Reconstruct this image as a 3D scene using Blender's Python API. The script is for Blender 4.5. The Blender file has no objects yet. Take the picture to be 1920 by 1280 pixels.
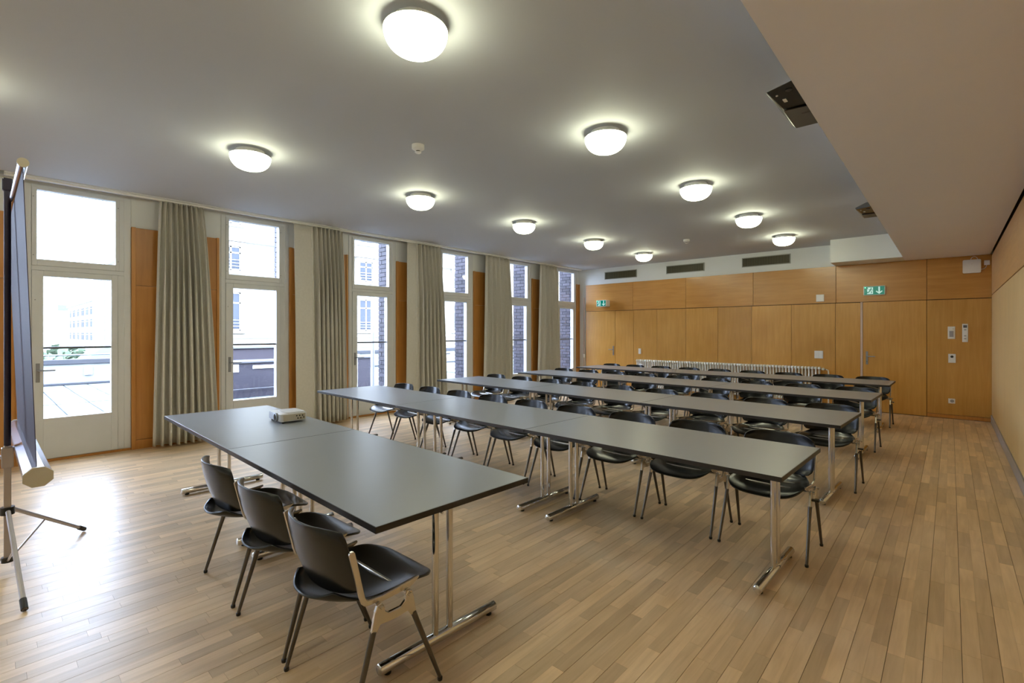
import bpy, math, random
from mathutils import Vector, Matrix
random.seed(7)
sc = bpy.context.scene
COL = sc.collection
R = math.radians

# ------------------------------------------------------------------ camera
CAMZ = 1.52
cam_d = bpy.data.cameras.new('camera'); cam = bpy.data.objects.new('camera', cam_d); COL.objects.link(cam)
cam.location = (0, 0, CAMZ); cam.rotation_euler = (R(90), 0, R(42.2485))
cam_d.sensor_width = 36; cam_d.sensor_fit = 'HORIZONTAL'; cam_d.lens = 905 / 1920 * 36
cam_d.shift_y = -17 / 1920; cam_d.clip_start = 0.05; cam_d.clip_end = 1000
sc.camera = cam
# ------------------------------------------------------------------ world, sun, exposure
SKY = 7.2; SUN = 1.0; LAMP = 6.8
w = bpy.data.worlds.new('sky'); sc.world = w; w.use_nodes = True
bg = w.node_tree.nodes['Background']; bg.inputs[0].default_value = (0.66, 0.76, 1.0, 1); bg.inputs[1].default_value = SKY
sd = bpy.data.lights.new('sun', 'SUN'); sd.energy = SUN; sd.angle = R(6); sd.color = (1, 0.95, 0.85)
so = bpy.data.objects.new('sun', sd); COL.objects.link(so); so.rotation_euler = Vector((-0.70, 0.42, -0.62)).to_track_quat('-Z', 'Y').to_euler()
so.location = (20, -20, 30)
vs = sc.view_settings; vs.view_transform = 'Standard'; vs.look = 'None'; vs.gamma = 1; vs.use_curve_mapping = False
vs.exposure = 1.85
cy = sc.cycles
cy.use_denoising = True; cy.max_bounces = 10; cy.diffuse_bounces = 6; cy.glossy_bounces = 5; cy.transparent_max_bounces = 16
cy.transmission_bounces = 4; cy.caustics_reflective = False; cy.caustics_refractive = False; cy.sample_clamp_indirect = 8

# ------------------------------------------------------------------ materials
MATS = {}
def newmat(name):
    m = bpy.data.materials.new(name); m.use_nodes = True; MATS[name] = m
    return m, m.node_tree, m.node_tree.nodes['Principled BSDF']
def mat(name, col, rough=0.5, metal=0.0, spec=0.5, var=0.06, scale=8.0, bump=0.0, coat=0.0):
    """plain material with a little noise in its colour"""
    m, nt, p = newmat(name)
    tc = nt.nodes.new('ShaderNodeTexCoord'); n = nt.nodes.new('ShaderNodeTexNoise'); n.inputs['Scale'].default_value = scale
    n.inputs['Detail'].default_value = 3
    nt.links.new(tc.outputs['Object'], n.inputs['Vector'])
    mx = nt.nodes.new('ShaderNodeMix'); mx.data_type = 'RGBA'
    mx.inputs['A'].default_value = tuple(c * (1 - var) for c in col) + (1,)
    mx.inputs['B'].default_value = tuple(min(1, c * (1 + var)) for c in col) + (1,)
    nt.links.new(n.outputs['Fac'], mx.inputs['Factor']); nt.links.new(mx.outputs['Result'], p.inputs['Base Color'])
    p.inputs['Roughness'].default_value = rough; p.inputs['Metallic'].default_value = metal
    p.inputs['Specular IOR Level'].default_value = spec
    if coat: p.inputs['Coat Weight'].default_value = coat; p.inputs['Coat Roughness'].default_value = 0.15
    if bump:
        b = nt.nodes.new('ShaderNodeBump'); b.inputs['Strength'].default_value = bump; b.inputs['Distance'].default_value = 0.01
        nt.links.new(n.outputs['Fac'], b.inputs['Height']); nt.links.new(b.outputs['Normal'], p.inputs['Normal'])
    return m
def wood(name, dark, light, rough, grain=(10, 10, 0.7), rnd=0.18, spec=0.5, geo=False, tone=1.6, coat=0.0):
    m, nt, p = newmat(name); L = nt.links; N = nt.nodes.new
    oi = N('ShaderNodeObjectInfo'); ge = N('ShaderNodeNewGeometry'); tc = N('ShaderNodeTexCoord')
    add = N('ShaderNodeMath'); add.operation = 'ADD'; fr = N('ShaderNodeMath'); fr.operation = 'FRACT'
    L.new(oi.outputs['Random'], add.inputs[0]); L.new(ge.outputs['Random Per Island'], add.inputs[1]); L.new(add.outputs[0], fr.inputs[0])
    off = N('ShaderNodeVectorMath'); off.operation = 'MULTIPLY_ADD'
    cmb = N('ShaderNodeCombineXYZ')
    for i in range(3): L.new(fr.outputs[0], cmb.inputs[i])
    off.inputs[1].default_value = (37, 23, 51); L.new(cmb.outputs[0], off.inputs[0])
    L.new(ge.outputs['Position'] if geo else tc.outputs['Object'], off.inputs[2])
    mp = N('ShaderNodeMapping'); mp.inputs['Scale'].default_value = grain; L.new(off.outputs[0], mp.inputs['Vector'])
    n = N('ShaderNodeTexNoise'); n.inputs['Scale'].default_value = 2.2; n.inputs['Detail'].default_value = 6; n.inputs['Distortion'].default_value = 0.7
    L.new(mp.outputs[0], n.inputs['Vector'])
    n2 = N('ShaderNodeTexNoise'); n2.inputs['Scale'].default_value = tone; n2.inputs['Detail'].default_value = 2; L.new(off.outputs[0], n2.inputs['Vector'])
    av = N('ShaderNodeMath'); av.operation = 'MULTIPLY_ADD'; av.inputs[1].default_value = 0.55
    L.new(n.outputs['Fac'], av.inputs[0]); sc2 = N('ShaderNodeMath'); sc2.operation = 'MULTIPLY'; sc2.inputs[1].default_value = 0.45
    L.new(n2.outputs['Fac'], sc2.inputs[0]); L.new(sc2.outputs[0], av.inputs[2])
    rp = N('ShaderNodeValToRGB'); rp.color_ramp.elements[0].position = 0.3; rp.color_ramp.elements[1].position = 0.68
    rp.color_ramp.elements[0].color = dark + (1,); rp.color_ramp.elements[1].color = light + (1,)
    L.new(av.outputs[0], rp.inputs['Fac'])
    mr = N('ShaderNodeMapRange'); mr.inputs['To Min'].default_value = 1 - rnd; mr.inputs['To Max'].default_value = 1 + rnd
    L.new(fr.outputs[0], mr.inputs['Value'])
    hs = N('ShaderNodeHueSaturation'); L.new(mr.outputs[0], hs.inputs['Value']); L.new(rp.outputs['Color'], hs.inputs['Color'])
    L.new(hs.outputs['Color'], p.inputs['Base Color'])
    p.inputs['Roughness'].default_value = rough; p.inputs['Specular IOR Level'].default_value = spec
    p.inputs['Coat Weight'].default_value = coat; p.inputs['Coat Roughness'].default_value = 0.22
    rr = N('ShaderNodeMapRange'); rr.inputs['To Min'].default_value = rough * 0.85; rr.inputs['To Max'].default_value = rough * 1.2
    L.new(n2.outputs['Fac'], rr.inputs['Value']); L.new(rr.outputs[0], p.inputs['Roughness'])
    return m
def emis(name, col, strength):
    m, nt, p = newmat(name)
    p.inputs['Base Color'].default_value = tuple(c * 0.8 for c in col) + (1,); p.inputs['Emission Color'].default_value = col + (1,)
    p.inputs['Emission Strength'].default_value = strength; p.inputs['Roughness'].default_value = 0.2
    return m
def glass(name, tint=(0.93, 0.96, 0.97)):
    m, nt, p = newmat(name); out = nt.nodes['Material Output']
    tr = nt.nodes.new('ShaderNodeBsdfTransparent'); tr.inputs[0].default_value = tint + (1,)
    gl = nt.nodes.new('ShaderNodeBsdfGlossy'); gl.inputs['Roughness'].default_value = 0.02
    lw = nt.nodes.new('ShaderNodeLayerWeight'); lw.inputs['Blend'].default_value = 0.5
    pw_ = nt.nodes.new('ShaderNodeMath'); pw_.operation = 'POWER'; pw_.inputs[1].default_value = 5; nt.links.new(lw.outputs['Facing'], pw_.inputs[0])
    fr = nt.nodes.new('ShaderNodeMath'); fr.operation = 'MULTIPLY_ADD'; fr.inputs[1].default_value = 0.9; fr.inputs[2].default_value = 0.03; nt.links.new(pw_.outputs[0], fr.inputs[0])
    mx = nt.nodes.new('ShaderNodeMixShader'); nt.links.new(fr.outputs[0], mx.inputs[0]); nt.links.new(tr.outputs[0], mx.inputs[1]); nt.links.new(gl.outputs[0], mx.inputs[2])
    nt.links.new(mx.outputs[0], out.inputs['Surface']); nt.nodes.remove(p)
    return m

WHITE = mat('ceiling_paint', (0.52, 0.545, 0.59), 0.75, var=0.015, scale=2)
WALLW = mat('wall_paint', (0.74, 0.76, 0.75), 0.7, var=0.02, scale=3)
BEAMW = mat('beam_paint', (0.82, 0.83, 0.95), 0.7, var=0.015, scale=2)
FRAMEW = mat('window_paint', (0.65, 0.665, 0.68), 0.42, var=0.03)
VEN_V = wood('veneer_vertical', (0.48, 0.230, 0.038), (0.62, 0.325, 0.072), 0.30, (12, 12, 0.8), rnd=0.07, coat=0.5)
VEN_H = wood('veneer_horizontal', (0.44, 0.19, 0.030), (0.58, 0.285, 0.06), 0.30, (0.7, 6, 9), rnd=0.06, coat=0.5)
VEN_R = wood('veneer_side_upper', (0.50, 0.27, 0.10), (0.62, 0.37, 0.16), 0.34, (6, 0.7, 9), rnd=0.05)
VEN_L = wood('veneer_side_lower', (0.62, 0.43, 0.20), (0.74, 0.54, 0.28), 0.34, (9, 9, 0.6), rnd=0.04)
VEN_P = wood('veneer_pilaster', (0.42, 0.17, 0.035), (0.56, 0.26, 0.06), 0.34, (12, 12, 0.8), rnd=0.08)
PLANK = wood('floor_beech', (0.58, 0.405, 0.235), (0.78, 0.58, 0.37), 0.35, (16, 1.1, 1), spec=0.38, rnd=0.17, geo=True, tone=2.5, coat=0.0)
DARK = mat('floor_gap', (0.035, 0.022, 0.015), 0.8)
GAP = mat('shadow_gap', (0.04, 0.015, 0.01), 0.7)
LAMI = mat('table_laminate', (0.25, 0.27, 0.30), 0.33, spec=0.9, var=0.05, scale=3)
EDGE = mat('table_edge', (0.022, 0.018, 0.016), 0.45)
CHROME = mat('chrome', (0.72, 0.71, 0.69), 0.09, metal=1, var=0.02)
ALU = mat('cast_aluminium', (0.66, 0.63, 0.58), 0.24, metal=1, var=0.04)
STEEL = mat('leg_steel', (0.13, 0.115, 0.10), 0.28, metal=0.9, var=0.08)
SHELL = mat('black_shell', (0.009, 0.010, 0.012), 0.26, spec=0.5, var=0.1)
BLACK = mat('black_plastic', (0.014, 0.014, 0.015), 0.35)
PIANO = mat('speaker_black', (0.012, 0.010, 0.009), 0.25, spec=0.3)
GRILL = mat('speaker_grille', (0.035, 0.032, 0.030), 0.45)
CURT = mat('curtain_cloth', (0.60, 0.58, 0.525), 0.85, spec=0.2, var=0.08, scale=30)
GLASS = glass('window_glass')
RADW = mat('radiator_paint', (0.80, 0.80, 0.78), 0.35)
PLW = mat('white_plastic', (0.78, 0.78, 0.76), 0.4)
PROJ = mat('projector_plastic', (0.62, 0.63, 0.66), 0.35)
PROJ2 = mat('projector_side', (0.50, 0.46, 0.38), 0.4)
GREYM = mat('grey_metal', (0.30, 0.31, 0.33), 0.35, metal=0.6)
DARKM = mat('dark_bar', (0.10, 0.10, 0.11), 0.4)
BASEG = mat('baseboard_grey', (0.34, 0.33, 0.36), 0.35)
LAMPM = emis('opal_lamp', (1.0, 1.0, 0.70), LAMP)
GREEN = emis('exit_green', (0.0, 0.17, 0.12), 0.18)
SIGNW = emis('exit_white', (0.45, 0.70, 0.66), 0.2)
LEDG = emis('led_green', (0.1, 0.9, 0.3), 1.5)
CREAM = mat('facade_cream', (0.16, 0.15, 0.122), 0.9, var=0.05, scale=0.3)
CREAM2 = mat('facade_trim', (0.22, 0.205, 0.175), 0.9)
OFFW = mat('facade_white', (0.15, 0.149, 0.145), 0.9)
DGLASS = mat('facade_glass', (0.045, 0.05, 0.06), 0.6, spec=0.0)
STUCCO = mat('parapet_stucco', (0.15, 0.157, 0.157), 0.9, var=0.08, scale=2)
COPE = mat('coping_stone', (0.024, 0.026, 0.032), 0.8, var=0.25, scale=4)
PAVER = wood('terrace_slab', (0.075, 0.088, 0.092), (0.115, 0.128, 0.125), 0.85, (2, 2, 2), rnd=0.10)
BRICK = wood('clinker', (0.026, 0.022, 0.029), (0.046, 0.040, 0.049), 0.6, (3, 3, 3), spec=0.2, rnd=0.32)
MORTAR = mat('mortar', (0.016, 0.015, 0.018), 0.9)
PURPLE = mat('dark_clinker_wall', (0.040, 0.034, 0.045), 0.7, var=0.15, scale=3)
STREET = mat('street', (0.42, 0.42, 0.43), 0.9, var=0.1, scale=0.2)
LEAF = mat('foliage', (0.07, 0.10, 0.06), 0.8, var=0.4, scale=3)
TENT = mat('green_canvas', (0.10, 0.20, 0.16), 0.8)
BLUE = mat('roof_blue', (0.06, 0.20, 0.38), 0.6)
SCRB = mat('screen_back', (0.035, 0.028, 0.060), 0.6, spec=0.2)  # violet cast of the window light is put into this colour
SCRW = mat('screen_white', (0.85, 0.85, 0.85), 0.9)
CASEM = mat('screen_case', (0.50, 0.48, 0.56), 0.22, metal=0.85)
CAPM = mat('case_cap', (0.55, 0.50, 0.40), 0.5)
TRIP = mat('tripod_tube', (0.46, 0.42, 0.42), 0.32, metal=0.8)
BLPOLE = mat('tripod_pole', (0.035, 0.03, 0.06), 0.3, metal=0.3)
VENTD = mat('vent_dark', (0.05, 0.045, 0.025), 0.6)
VENTS = mat('vent_slat', (0.16, 0.15, 0.09), 0.5)
VENTF = mat('vent_frame', (0.36, 0.37, 0.34), 0.5)
PIPE = mat('pipe_paint', (0.62, 0.46, 0.40), 0.4)

# ------------------------------------------------------------------ mesh helpers
class MB:
    def __init__(s): s.v = []; s.f = []; s.mi = []; s.cur = 0
    def _add(s, vs, fs):
        b = len(s.v); s.v += [tuple(v) for v in vs]; s.f += [tuple(b + i for i in f) for f in fs]; s.mi += [s.cur] * len(fs)
        return s
    def box(s, x0, x1, y0, y1, z0, z1, bv=0.0):
        if bv <= 0:
            vs = [(x, y, z) for z in (z0, z1) for y in (y0, y1) for x in (x0, x1)]
            return s._add(vs, [(0, 2, 3, 1), (4, 5, 7, 6), (0, 1, 5, 4), (2, 6, 7, 3), (0, 4, 6, 2), (1, 3, 7, 5)])
        # chamfered box: 24 verts
        c = ((x0, x1), (y0, y1), (z0, z1)); idx = {}; vs = []
        for ix in (0, 1):
            for iy in (0, 1):
                for iz in (0, 1):
                    i3 = (ix, iy, iz); full = [c[k][i3[k]] for k in range(3)]
                    inn = [full[k] + (bv if i3[k] == 0 else -bv) for k in range(3)]
                    for ax in range(3):
                        p = list(inn); p[ax] = full[ax]; idx[(ix, iy, iz, ax)] = len(vs); vs.append(p)
        fs = []
        def quad(a): fs.append(tuple(a))
        for ax in range(3):
            u, v = [(1, 2), (2, 0), (0, 1)][ax]
            for sde in (0, 1):
                q = []
                for (a, b2) in ((0, 0), (1, 0), (1, 1), (0, 1)):
                    k = [0, 0, 0]; k[ax] = sde; k[u] = a; k[v] = b2; q.append(idx[(k[0], k[1], k[2], ax)])
                quad(q if sde else q[::-1])
        for ax in range(3):   # edges along axis ax
            u, v = [(1, 2), (2, 0), (0, 1)][ax]
            for a in (0, 1):
                for b2 in (0, 1):
                    k0 = [0, 0, 0]; k0[u] = a; k0[v] = b2; k1 = list(k0); k1[ax] = 1
                    q = [idx[(*k0, u)], idx[(*k1, u)], idx[(*k1, v)], idx[(*k0, v)]]
                    quad(q if (a == b2) else q[::-1])
        for ix in (0, 1):
            for iy in (0, 1):
                for iz in (0, 1):
                    q = [idx[(ix, iy, iz, 0)], idx[(ix, iy, iz, 1)], idx[(ix, iy, iz, 2)]]
                    quad(q if (ix + iy + iz) % 2 else q[::-1])
        return s._add(vs, fs)
    def tube(s, pts, r, n=12, caps=True):
        """round tube through pts; r a number or one per point"""
        pts = [Vector(p) for p in pts]; rs = r if isinstance(r, (list, tuple)) else [r] * len(pts)
        vs = []; fs = []; up = None
        for i, p in enumerate(pts):
            d = (pts[min(i + 1, len(pts) - 1)] - pts[max(i - 1, 0)]).normalized()
            if up is None:
                up = Vector((0, 0, 1)) if abs(d.z) < 0.9 else Vector((0, 1, 0))
            a = d.cross(up).normalized(); b = a.cross(d).normalized(); up = b
            for k in range(n):
                t = 2 * math.pi * k / n; vs.append(p + (a * math.cos(t) + b * math.sin(t)) * rs[i])
        for i in range(len(pts) - 1):
            for k in range(n):
                k2 = (k + 1) % n; fs.append((i * n + k, i * n + k2, (i + 1) * n + k2, (i + 1) * n + k))
        if caps: fs.append(tuple(range(n))[::-1]); fs.append(tuple((len(pts) - 1) * n + k for k in range(n)))
        return s._add(vs, fs)
    def lathe(s, prof, c=(0, 0, 0), n=24, axis='z'):
        """prof: (radius, height) list"""
        vs = []; fs = []
        for (r, h) in prof:
            for k in range(n):
                t = 2 * math.pi * k / n; a, b = r * math.cos(t), r * math.sin(t)
                vs.append((c[0] + a, c[1] + b, c[2] + h) if axis == 'z' else ((c[0] + h, c[1] + a, c[2] + b) if axis == 'x' else (c[0] + b, c[1] + h, c[2] + a)))
        for i in range(len(prof) - 1):
            for k in range(n):
                k2 = (k + 1) % n; fs.append((i * n + k, i * n + k2, (i + 1) * n + k2, (i + 1) * n + k))
        if prof[0][0] > 1e-6: fs.append(tuple(range(n))[::-1])
        if prof[-1][0] > 1e-6: fs.append(tuple((len(prof) - 1) * n + k for k in range(n)))
        return s._add(vs, fs)
    def prism(s, poly, h0, h1, plane='yz'):
        """2D polygon extruded; plane yz -> along x, xz -> along y, xy -> along z"""
        def P(a, b, h): return (h, a, b) if plane == 'yz' else ((a, h, b) if plane == 'xz' else (a, b, h))
        n = len(poly); vs = [P(a, b, h0) for a, b in poly] + [P(a, b, h1) for a, b in poly]
        fs = [tuple(range(n)), tuple(range(2 * n - 1, n - 1, -1))] + [((i + 1) % n, i, n + i, n + (i + 1) % n) for i in range(n)]
        return s._add(vs, fs)
    def grid(s, fn, nu, nv):
        vs = [fn(i / nu, j / nv) for j in range(nv + 1) for i in range(nu + 1)]
        fs = [(j * (nu + 1) + i, j * (nu + 1) + i + 1, (j + 1) * (nu + 1) + i + 1, (j + 1) * (nu + 1) + i) for j in range(nv) for i in range(nu)]
        return s._add(vs, fs)
    def mesh(s, name, mats, smooth=None, fix=True):
        me = bpy.data.meshes.new(name); me.from_pydata(s.v, [], s.f); me.validate()
        for m in (mats if isinstance(mats, (list, tuple)) else [mats]): me.materials.append(m)
        if any(s.mi): me.polygons.foreach_set('material_index', s.mi)
        if fix:
            import bmesh
            bm = bmesh.new(); bm.from_mesh(me); bmesh.ops.recalc_face_normals(bm, faces=bm.faces); bm.to_mesh(me); bm.free()
        if smooth:
            me.polygons.foreach_set('use_smooth', [True] * len(me.polygons)); me.set_sharp_from_angle(angle=R(smooth))
        me.update(); return me
    def build(s, name, mats, parent=None, smooth=None, loc=(0, 0, 0), fix=True):
        return obj(name, s.mesh(name, mats, smooth, fix), parent, loc)
def obj(name, me, parent=None, loc=(0, 0, 0), rz=0):
    o = bpy.data.objects.new(name, me); COL.objects.link(o); o.location = loc; o.rotation_euler[2] = rz
    if parent: o.parent = parent
    return o
def tag(o, label=None, cat=None, group=None, kind=None):
    if label: o['label'] = label
    if cat: o['category'] = cat
    if group: o['group'] = group
    if kind: o['kind'] = kind
    return o
def thing(name, label, cat, loc=(0, 0, 0), rz=0, group=None, kind=None):
    return tag(obj(name, None, None, loc, rz), label, cat, group, kind)
def copy_tree(o, parent=None):
    c = o.copy(); COL.objects.link(c)
    if parent: c.parent = parent
    for ch in KIDS.get(o.name, []): copy_tree(ch, c)
    return c
KIDS = {}
def index_kids(root):
    KIDS[root.name] = [c for c in COL.objects if c.parent == root]
    for c in KIDS[root.name]: index_kids(c)
ORD = ['first', 'second', 'third', 'fourth', 'fifth', 'sixth', 'seventh', 'eighth', 'ninth', 'tenth']

# ------------------------------------------------------------------ room dimensions
XW = -7.88      # inner face of the window wall
XR = 0.535      # right wall
YF = 11.52      # far wall
YB = -4.6       # wall behind the camera
ZC = 3.28       # ceiling
ZB = 2.845      # underside of the dropped beam, top of the panelling
XB = -0.62      # left side of the beam
BAY = 2.02

# ------------------------------------------------------------------ shell
fl = MB().box(XW - 0.1, XR + 0.1, YB - 0.1, YF + 0.1, -0.2, -0.012).build('floor', DARK)
tag(fl, 'beech strip parquet floor running towards the panelled end wall', 'floor', kind='structure')
# strips of the parquet: two strips make one board, boards are separated by a dark joint
def project(x, y, z=0.0):
    th = R(42.2485); F = (-math.sin(th), math.cos(th)); Rt = (math.cos(th), math.sin(th))
    d = x * F[0] + y * F[1]
    if d < 0.15: return None
    return 960 + 905 * (x * Rt[0] + y * Rt[1]) / d, 623 - 905 * (z - CAMZ) / d
strips = []
SW = 0.066; x = XW; k = 0
while x < XR - 0.01:
    x1 = min(x + SW, XR)
    y = YB - random.uniform(0, 0.6)
    while y < YF:
        ln = random.choice((0.32, 0.4, 0.48, 0.55, 0.62, 0.7)) * random.uniform(0.9, 1.1)
        y0, y1 = max(y, YB), min(y + ln, YF)
        if y1 - y0 > 0.03:
            gl_, gr_ = (0.0011, 0.0002) if k % 2 == 0 else (0.0002, 0.0011)
            strips.append((x + gl_, x1 - gr_, y0 + 0.0004, y1 - 0.0004))
        y += ln
    x += SW; k += 1
def area(sv):
    ps = [project(a, b) for a in sv[:2] for b in sv[2:]]
    if any(p is None for p in ps): return 0
    p0, p1, p3, p2 = ps
    cx_, cy_ = sum(p[0] for p in ps) / 4, sum(p[1] for p in ps) / 4
    if not (-20 < cx_ < 1940 and cy_ < 1300): return 0
    q = [p0, p1, p2, p3]
    return abs(sum(q[i][0] * q[(i + 1) % 4][1] - q[(i + 1) % 4][0] * q[i][1] for i in range(4))) / 2
strips.sort(key=area, reverse=True)
PM = {}
for sv in strips[:300]:
    lx, ly = round(sv[1] - sv[0], 4), round(sv[3] - sv[2], 2)
    if (lx, ly) not in PM: PM[(lx, ly)] = MB().box(-0.5, 0.5, -0.5, 0.5, -0.011, 0.0).mesh('plank', PLANK)
    o = obj('plank', PM[(lx, ly)], fl, ((sv[0] + sv[1]) / 2, (sv[2] + sv[3]) / 2, 0)); o.scale = (sv[1] - sv[0], sv[3] - sv[2], 1)
mb = MB()
for sv in strips[300:]: mb.box(sv[0], sv[1], sv[2], sv[3], -0.011, 0.0)
tag(mb.build('plank_field', PLANK, fl, fix=False), kind='stuff')

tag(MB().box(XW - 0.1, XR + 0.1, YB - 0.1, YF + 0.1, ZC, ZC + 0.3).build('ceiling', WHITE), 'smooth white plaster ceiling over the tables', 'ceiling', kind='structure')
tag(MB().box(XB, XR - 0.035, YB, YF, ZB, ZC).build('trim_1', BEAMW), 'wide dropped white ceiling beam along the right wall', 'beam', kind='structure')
tag(MB().box(-1.695, XB, 10.88, YF, ZB, ZC).build('trim_2', WALLW), 'short white boxed duct between beam and ceiling at the end wall', 'soffit', kind='structure')
tag(MB().box(XW - 0.1, XR + 0.1, YB - 0.2, YB, 0, ZC).build('wall_back', WALLW), 'plain white wall behind the camera', 'wall', kind='structure')

# far wall with veneer panels
wf = MB().box(XW - 0.1, XR + 0.1, YF, YF + 0.2, 0, ZC).build('wall_far', WALLW)
tag(wf, 'end wall clad in orange veneer panels below a white strip', 'wall', kind='structure')
g = 0.003
MB().box(XW + 0.25, XR, YF - 0.012, YF, 0, ZB).build('panel_backing', GAP, wf)
def panel(parent, x0, x1, z0, z1, m, name='panel'):
    cx, cz = (x0 + x1) / 2, (z0 + z1) / 2
    return MB().box(x0 - cx + g, x1 - cx - g, -0.03, 0, z0 - cz + g, z1 - cz - g, 0.0015).build(name, m, parent, loc=(cx, YF - 0.006, cz))
PX0 = -7.62
for a, b in zip([PX0, -6.154, -4.744, -3.229, -1.692, -0.315], [-6.154, -4.744, -3.229, -1.692, -0.315, XR - 0.012]): panel(wf, a, b, 2.108, ZB, VEN_H)
for a, b in zip([-6.676, -6.138, -5.486, -4.744, -3.989, -3.262, -2.48, -1.701, -0.315], [-6.138, -5.486, -4.744, -3.989, -3.262, -2.48, -1.701, -1.292, XR - 0.012]):
    panel(wf, a, b, 0.07 if a > -1.7 else 0.005, 2.102, VEN_V)
panel(wf, -0.315, XR - 0.012, 0.005, 0.07, VEN_P, 'skirting'); panel(wf, -1.701, -1.292, 0.005, 0.07, VEN_P, 'skirting')
def lever(parent, px, py, pz, dx, m=GREYM, plate=(0.035, 0.25), axis='y', out=-1):
    """door handle: back plate, spindle and lever; axis = wall normal"""
    if axis == 'y':
        o = MB().box(px - plate[0] / 2, px + plate[0] / 2, min(py, py + out * 0.008), max(py, py + out * 0.008), pz - plate[1] * 0.62, pz + plate[1] * 0.38, 0.002).build('handle_plate', m, parent)
        MB().tube([(px, py, pz), (px, py + out * 0.05, pz), (px + dx * 0.15, py + out * 0.055, pz), (px + dx, py + out * 0.05, pz)], 0.0095, 10).build('lever', m, o, smooth=50)
        MB().lathe([(0.008, 0), (0.008, 0.012)], (px, py + out * 0.02 if out < 0 else py, pz - plate[1] * 0.4), 10, 'y').build('key_cylinder', DARKM, o, smooth=40)
    else:
        o = MB().box(min(px, px + out * 0.008), max(px, px + out * 0.008), py - plate[0] / 2, py + plate[0] / 2, pz - plate[1] * 0.62, pz + plate[1] * 0.38, 0.002).build('handle_plate', m, parent)
        MB().tube([(px, py, pz), (px + out * 0.05, py, pz), (px + out * 0.055, py + dx * 0.15, pz), (px + out * 0.05, py + dx, pz)], 0.0095, 10).build('lever', m, o, smooth=50)
    return o
def flush_door(name, label, x0, x1, hx, dx):
    d = thing(name, label, 'door', ((x0 + x1) / 2, YF, 0), kind='structure'); cx = (x0 + x1) / 2
    MB().box(x0 - cx + 0.004, x1 - cx - 0.004, -0.036, -0.013, 0.012, 2.108 - 0.006, 0.0015).build('door_leaf', VEN_V, d)
    lever(d, hx - cx, -0.036, 1.06, dx)
    return d
d1 = flush_door('door_1', 'flush veneered door with lever handle beneath the larger exit sign', -1.257, -0.315, -1.19, 0.13)
MB().box(-0.506, -0.472, -0.040, -0.012, 0.0, 2.108).build('jamb_strip', PIPE, d1)
flush_door('door_2', 'flush veneered door with lever handle in the corner by the windows', PX0, -6.676, -6.735, -0.12)

# right wall
wr = MB().box(XR, XR + 0.2, YB - 0.1, YF + 0.2, 0, ZC).build('wall_right', GAP)
tag(wr, 'long right wall of pale veneer panels with a darker upper band', 'wall', kind='structure')
def rpanel(y0, y1, z0, z1, m):
    cy_, cz = (y0 + y1) / 2, (z0 + z1) / 2
    MB().box(-0.018, 0.0, y0 - cy_ + g, y1 - cy_ - g, z0 - cz + g, z1 - cz - g, 0.0015).build('panel', m, wr, loc=(XR, cy_, cz))
ys = [YB, -0.9, 3.15, 7.2, YF - 0.045]
for a, b in zip(ys, ys[1:]):
    rpanel(a, b, 2.158, ZB - 0.02, VEN_R); rpanel(a, b, 0.13, 2.152, VEN_L)
tag(MB().box(XR - 0.03, XR, YB, YF - 0.05, 0.0, 0.125, 0.003).build('baseboard_right', BASEG), 'grey metal skirting along the foot of the right wall', 'skirting', kind='structure')

# window wall: masonry between and above the openings
OPEN = [(0.335 + BAY * n, 1.311 + BAY * n) for n in range(-2, 6)]
mb = MB(); edges = [YB] + [e for o_ in OPEN for e in o_] + [YF + 0.1]
for a, b in zip(edges[0::2], edges[1::2]): mb.box(XW - 0.12, XW, a, b, -0.2, ZC)
for a, b in OPEN: mb.box(XW - 0.12, XW, a, b, 3.245, ZC)
wl = mb.build('wall_left', WALLW); tag(wl, 'white window wall with veneer pilasters between tall glazed doors', 'wall', kind='structure')
# veneer pilasters in front of the masonry
for n in range(-2, 6):
    y0 = 1.313 + BAY * n; y1 = 2.325 + BAY * n
    if n == -1: y1 = 0.30
    if n == 5: y0 = 1.313 + BAY * 5 - 0.05
    pl = thing('pilaster', 'orange veneer pilaster %s' % ('behind the camera end of the window wall' if n == -2 else 'at the left edge beside the projection screen' if n == -1 else ('beside the corner door' if n == 5 else 'right of the %s tall window counted from the screen' % ORD[n])), 'pilaster', (XW, y0, 0), kind='structure')
    W_ = y1 - y0
    if n == 5: W_ = YF - 0.005 - y0; 
    MB().box(0, 0.030, 0.046, W_ - 0.034, 2.133, 2.88, 0.001).build('upper_panel', VEN_P, pl)
    MB().box(0, 0.030, 0.046, W_ - 0.034, 0.122, 2.129, 0.001).build('lower_panel', VEN_P, pl)
    MB().box(0, 0.036, 0.046, W_ - 0.034, 0.0, 0.118, 0.001).build('plinth', VEN_P, pl)
    MB().box(0, 0.044, 0, 0.045, 0, 2.885, 0.002).build('edge_stile', VEN_P, pl)
    MB().box(0, 0.044, W_ - 0.033, W_, 0, 2.885, 0.002).build('edge_stile', VEN_P, pl)

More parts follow.
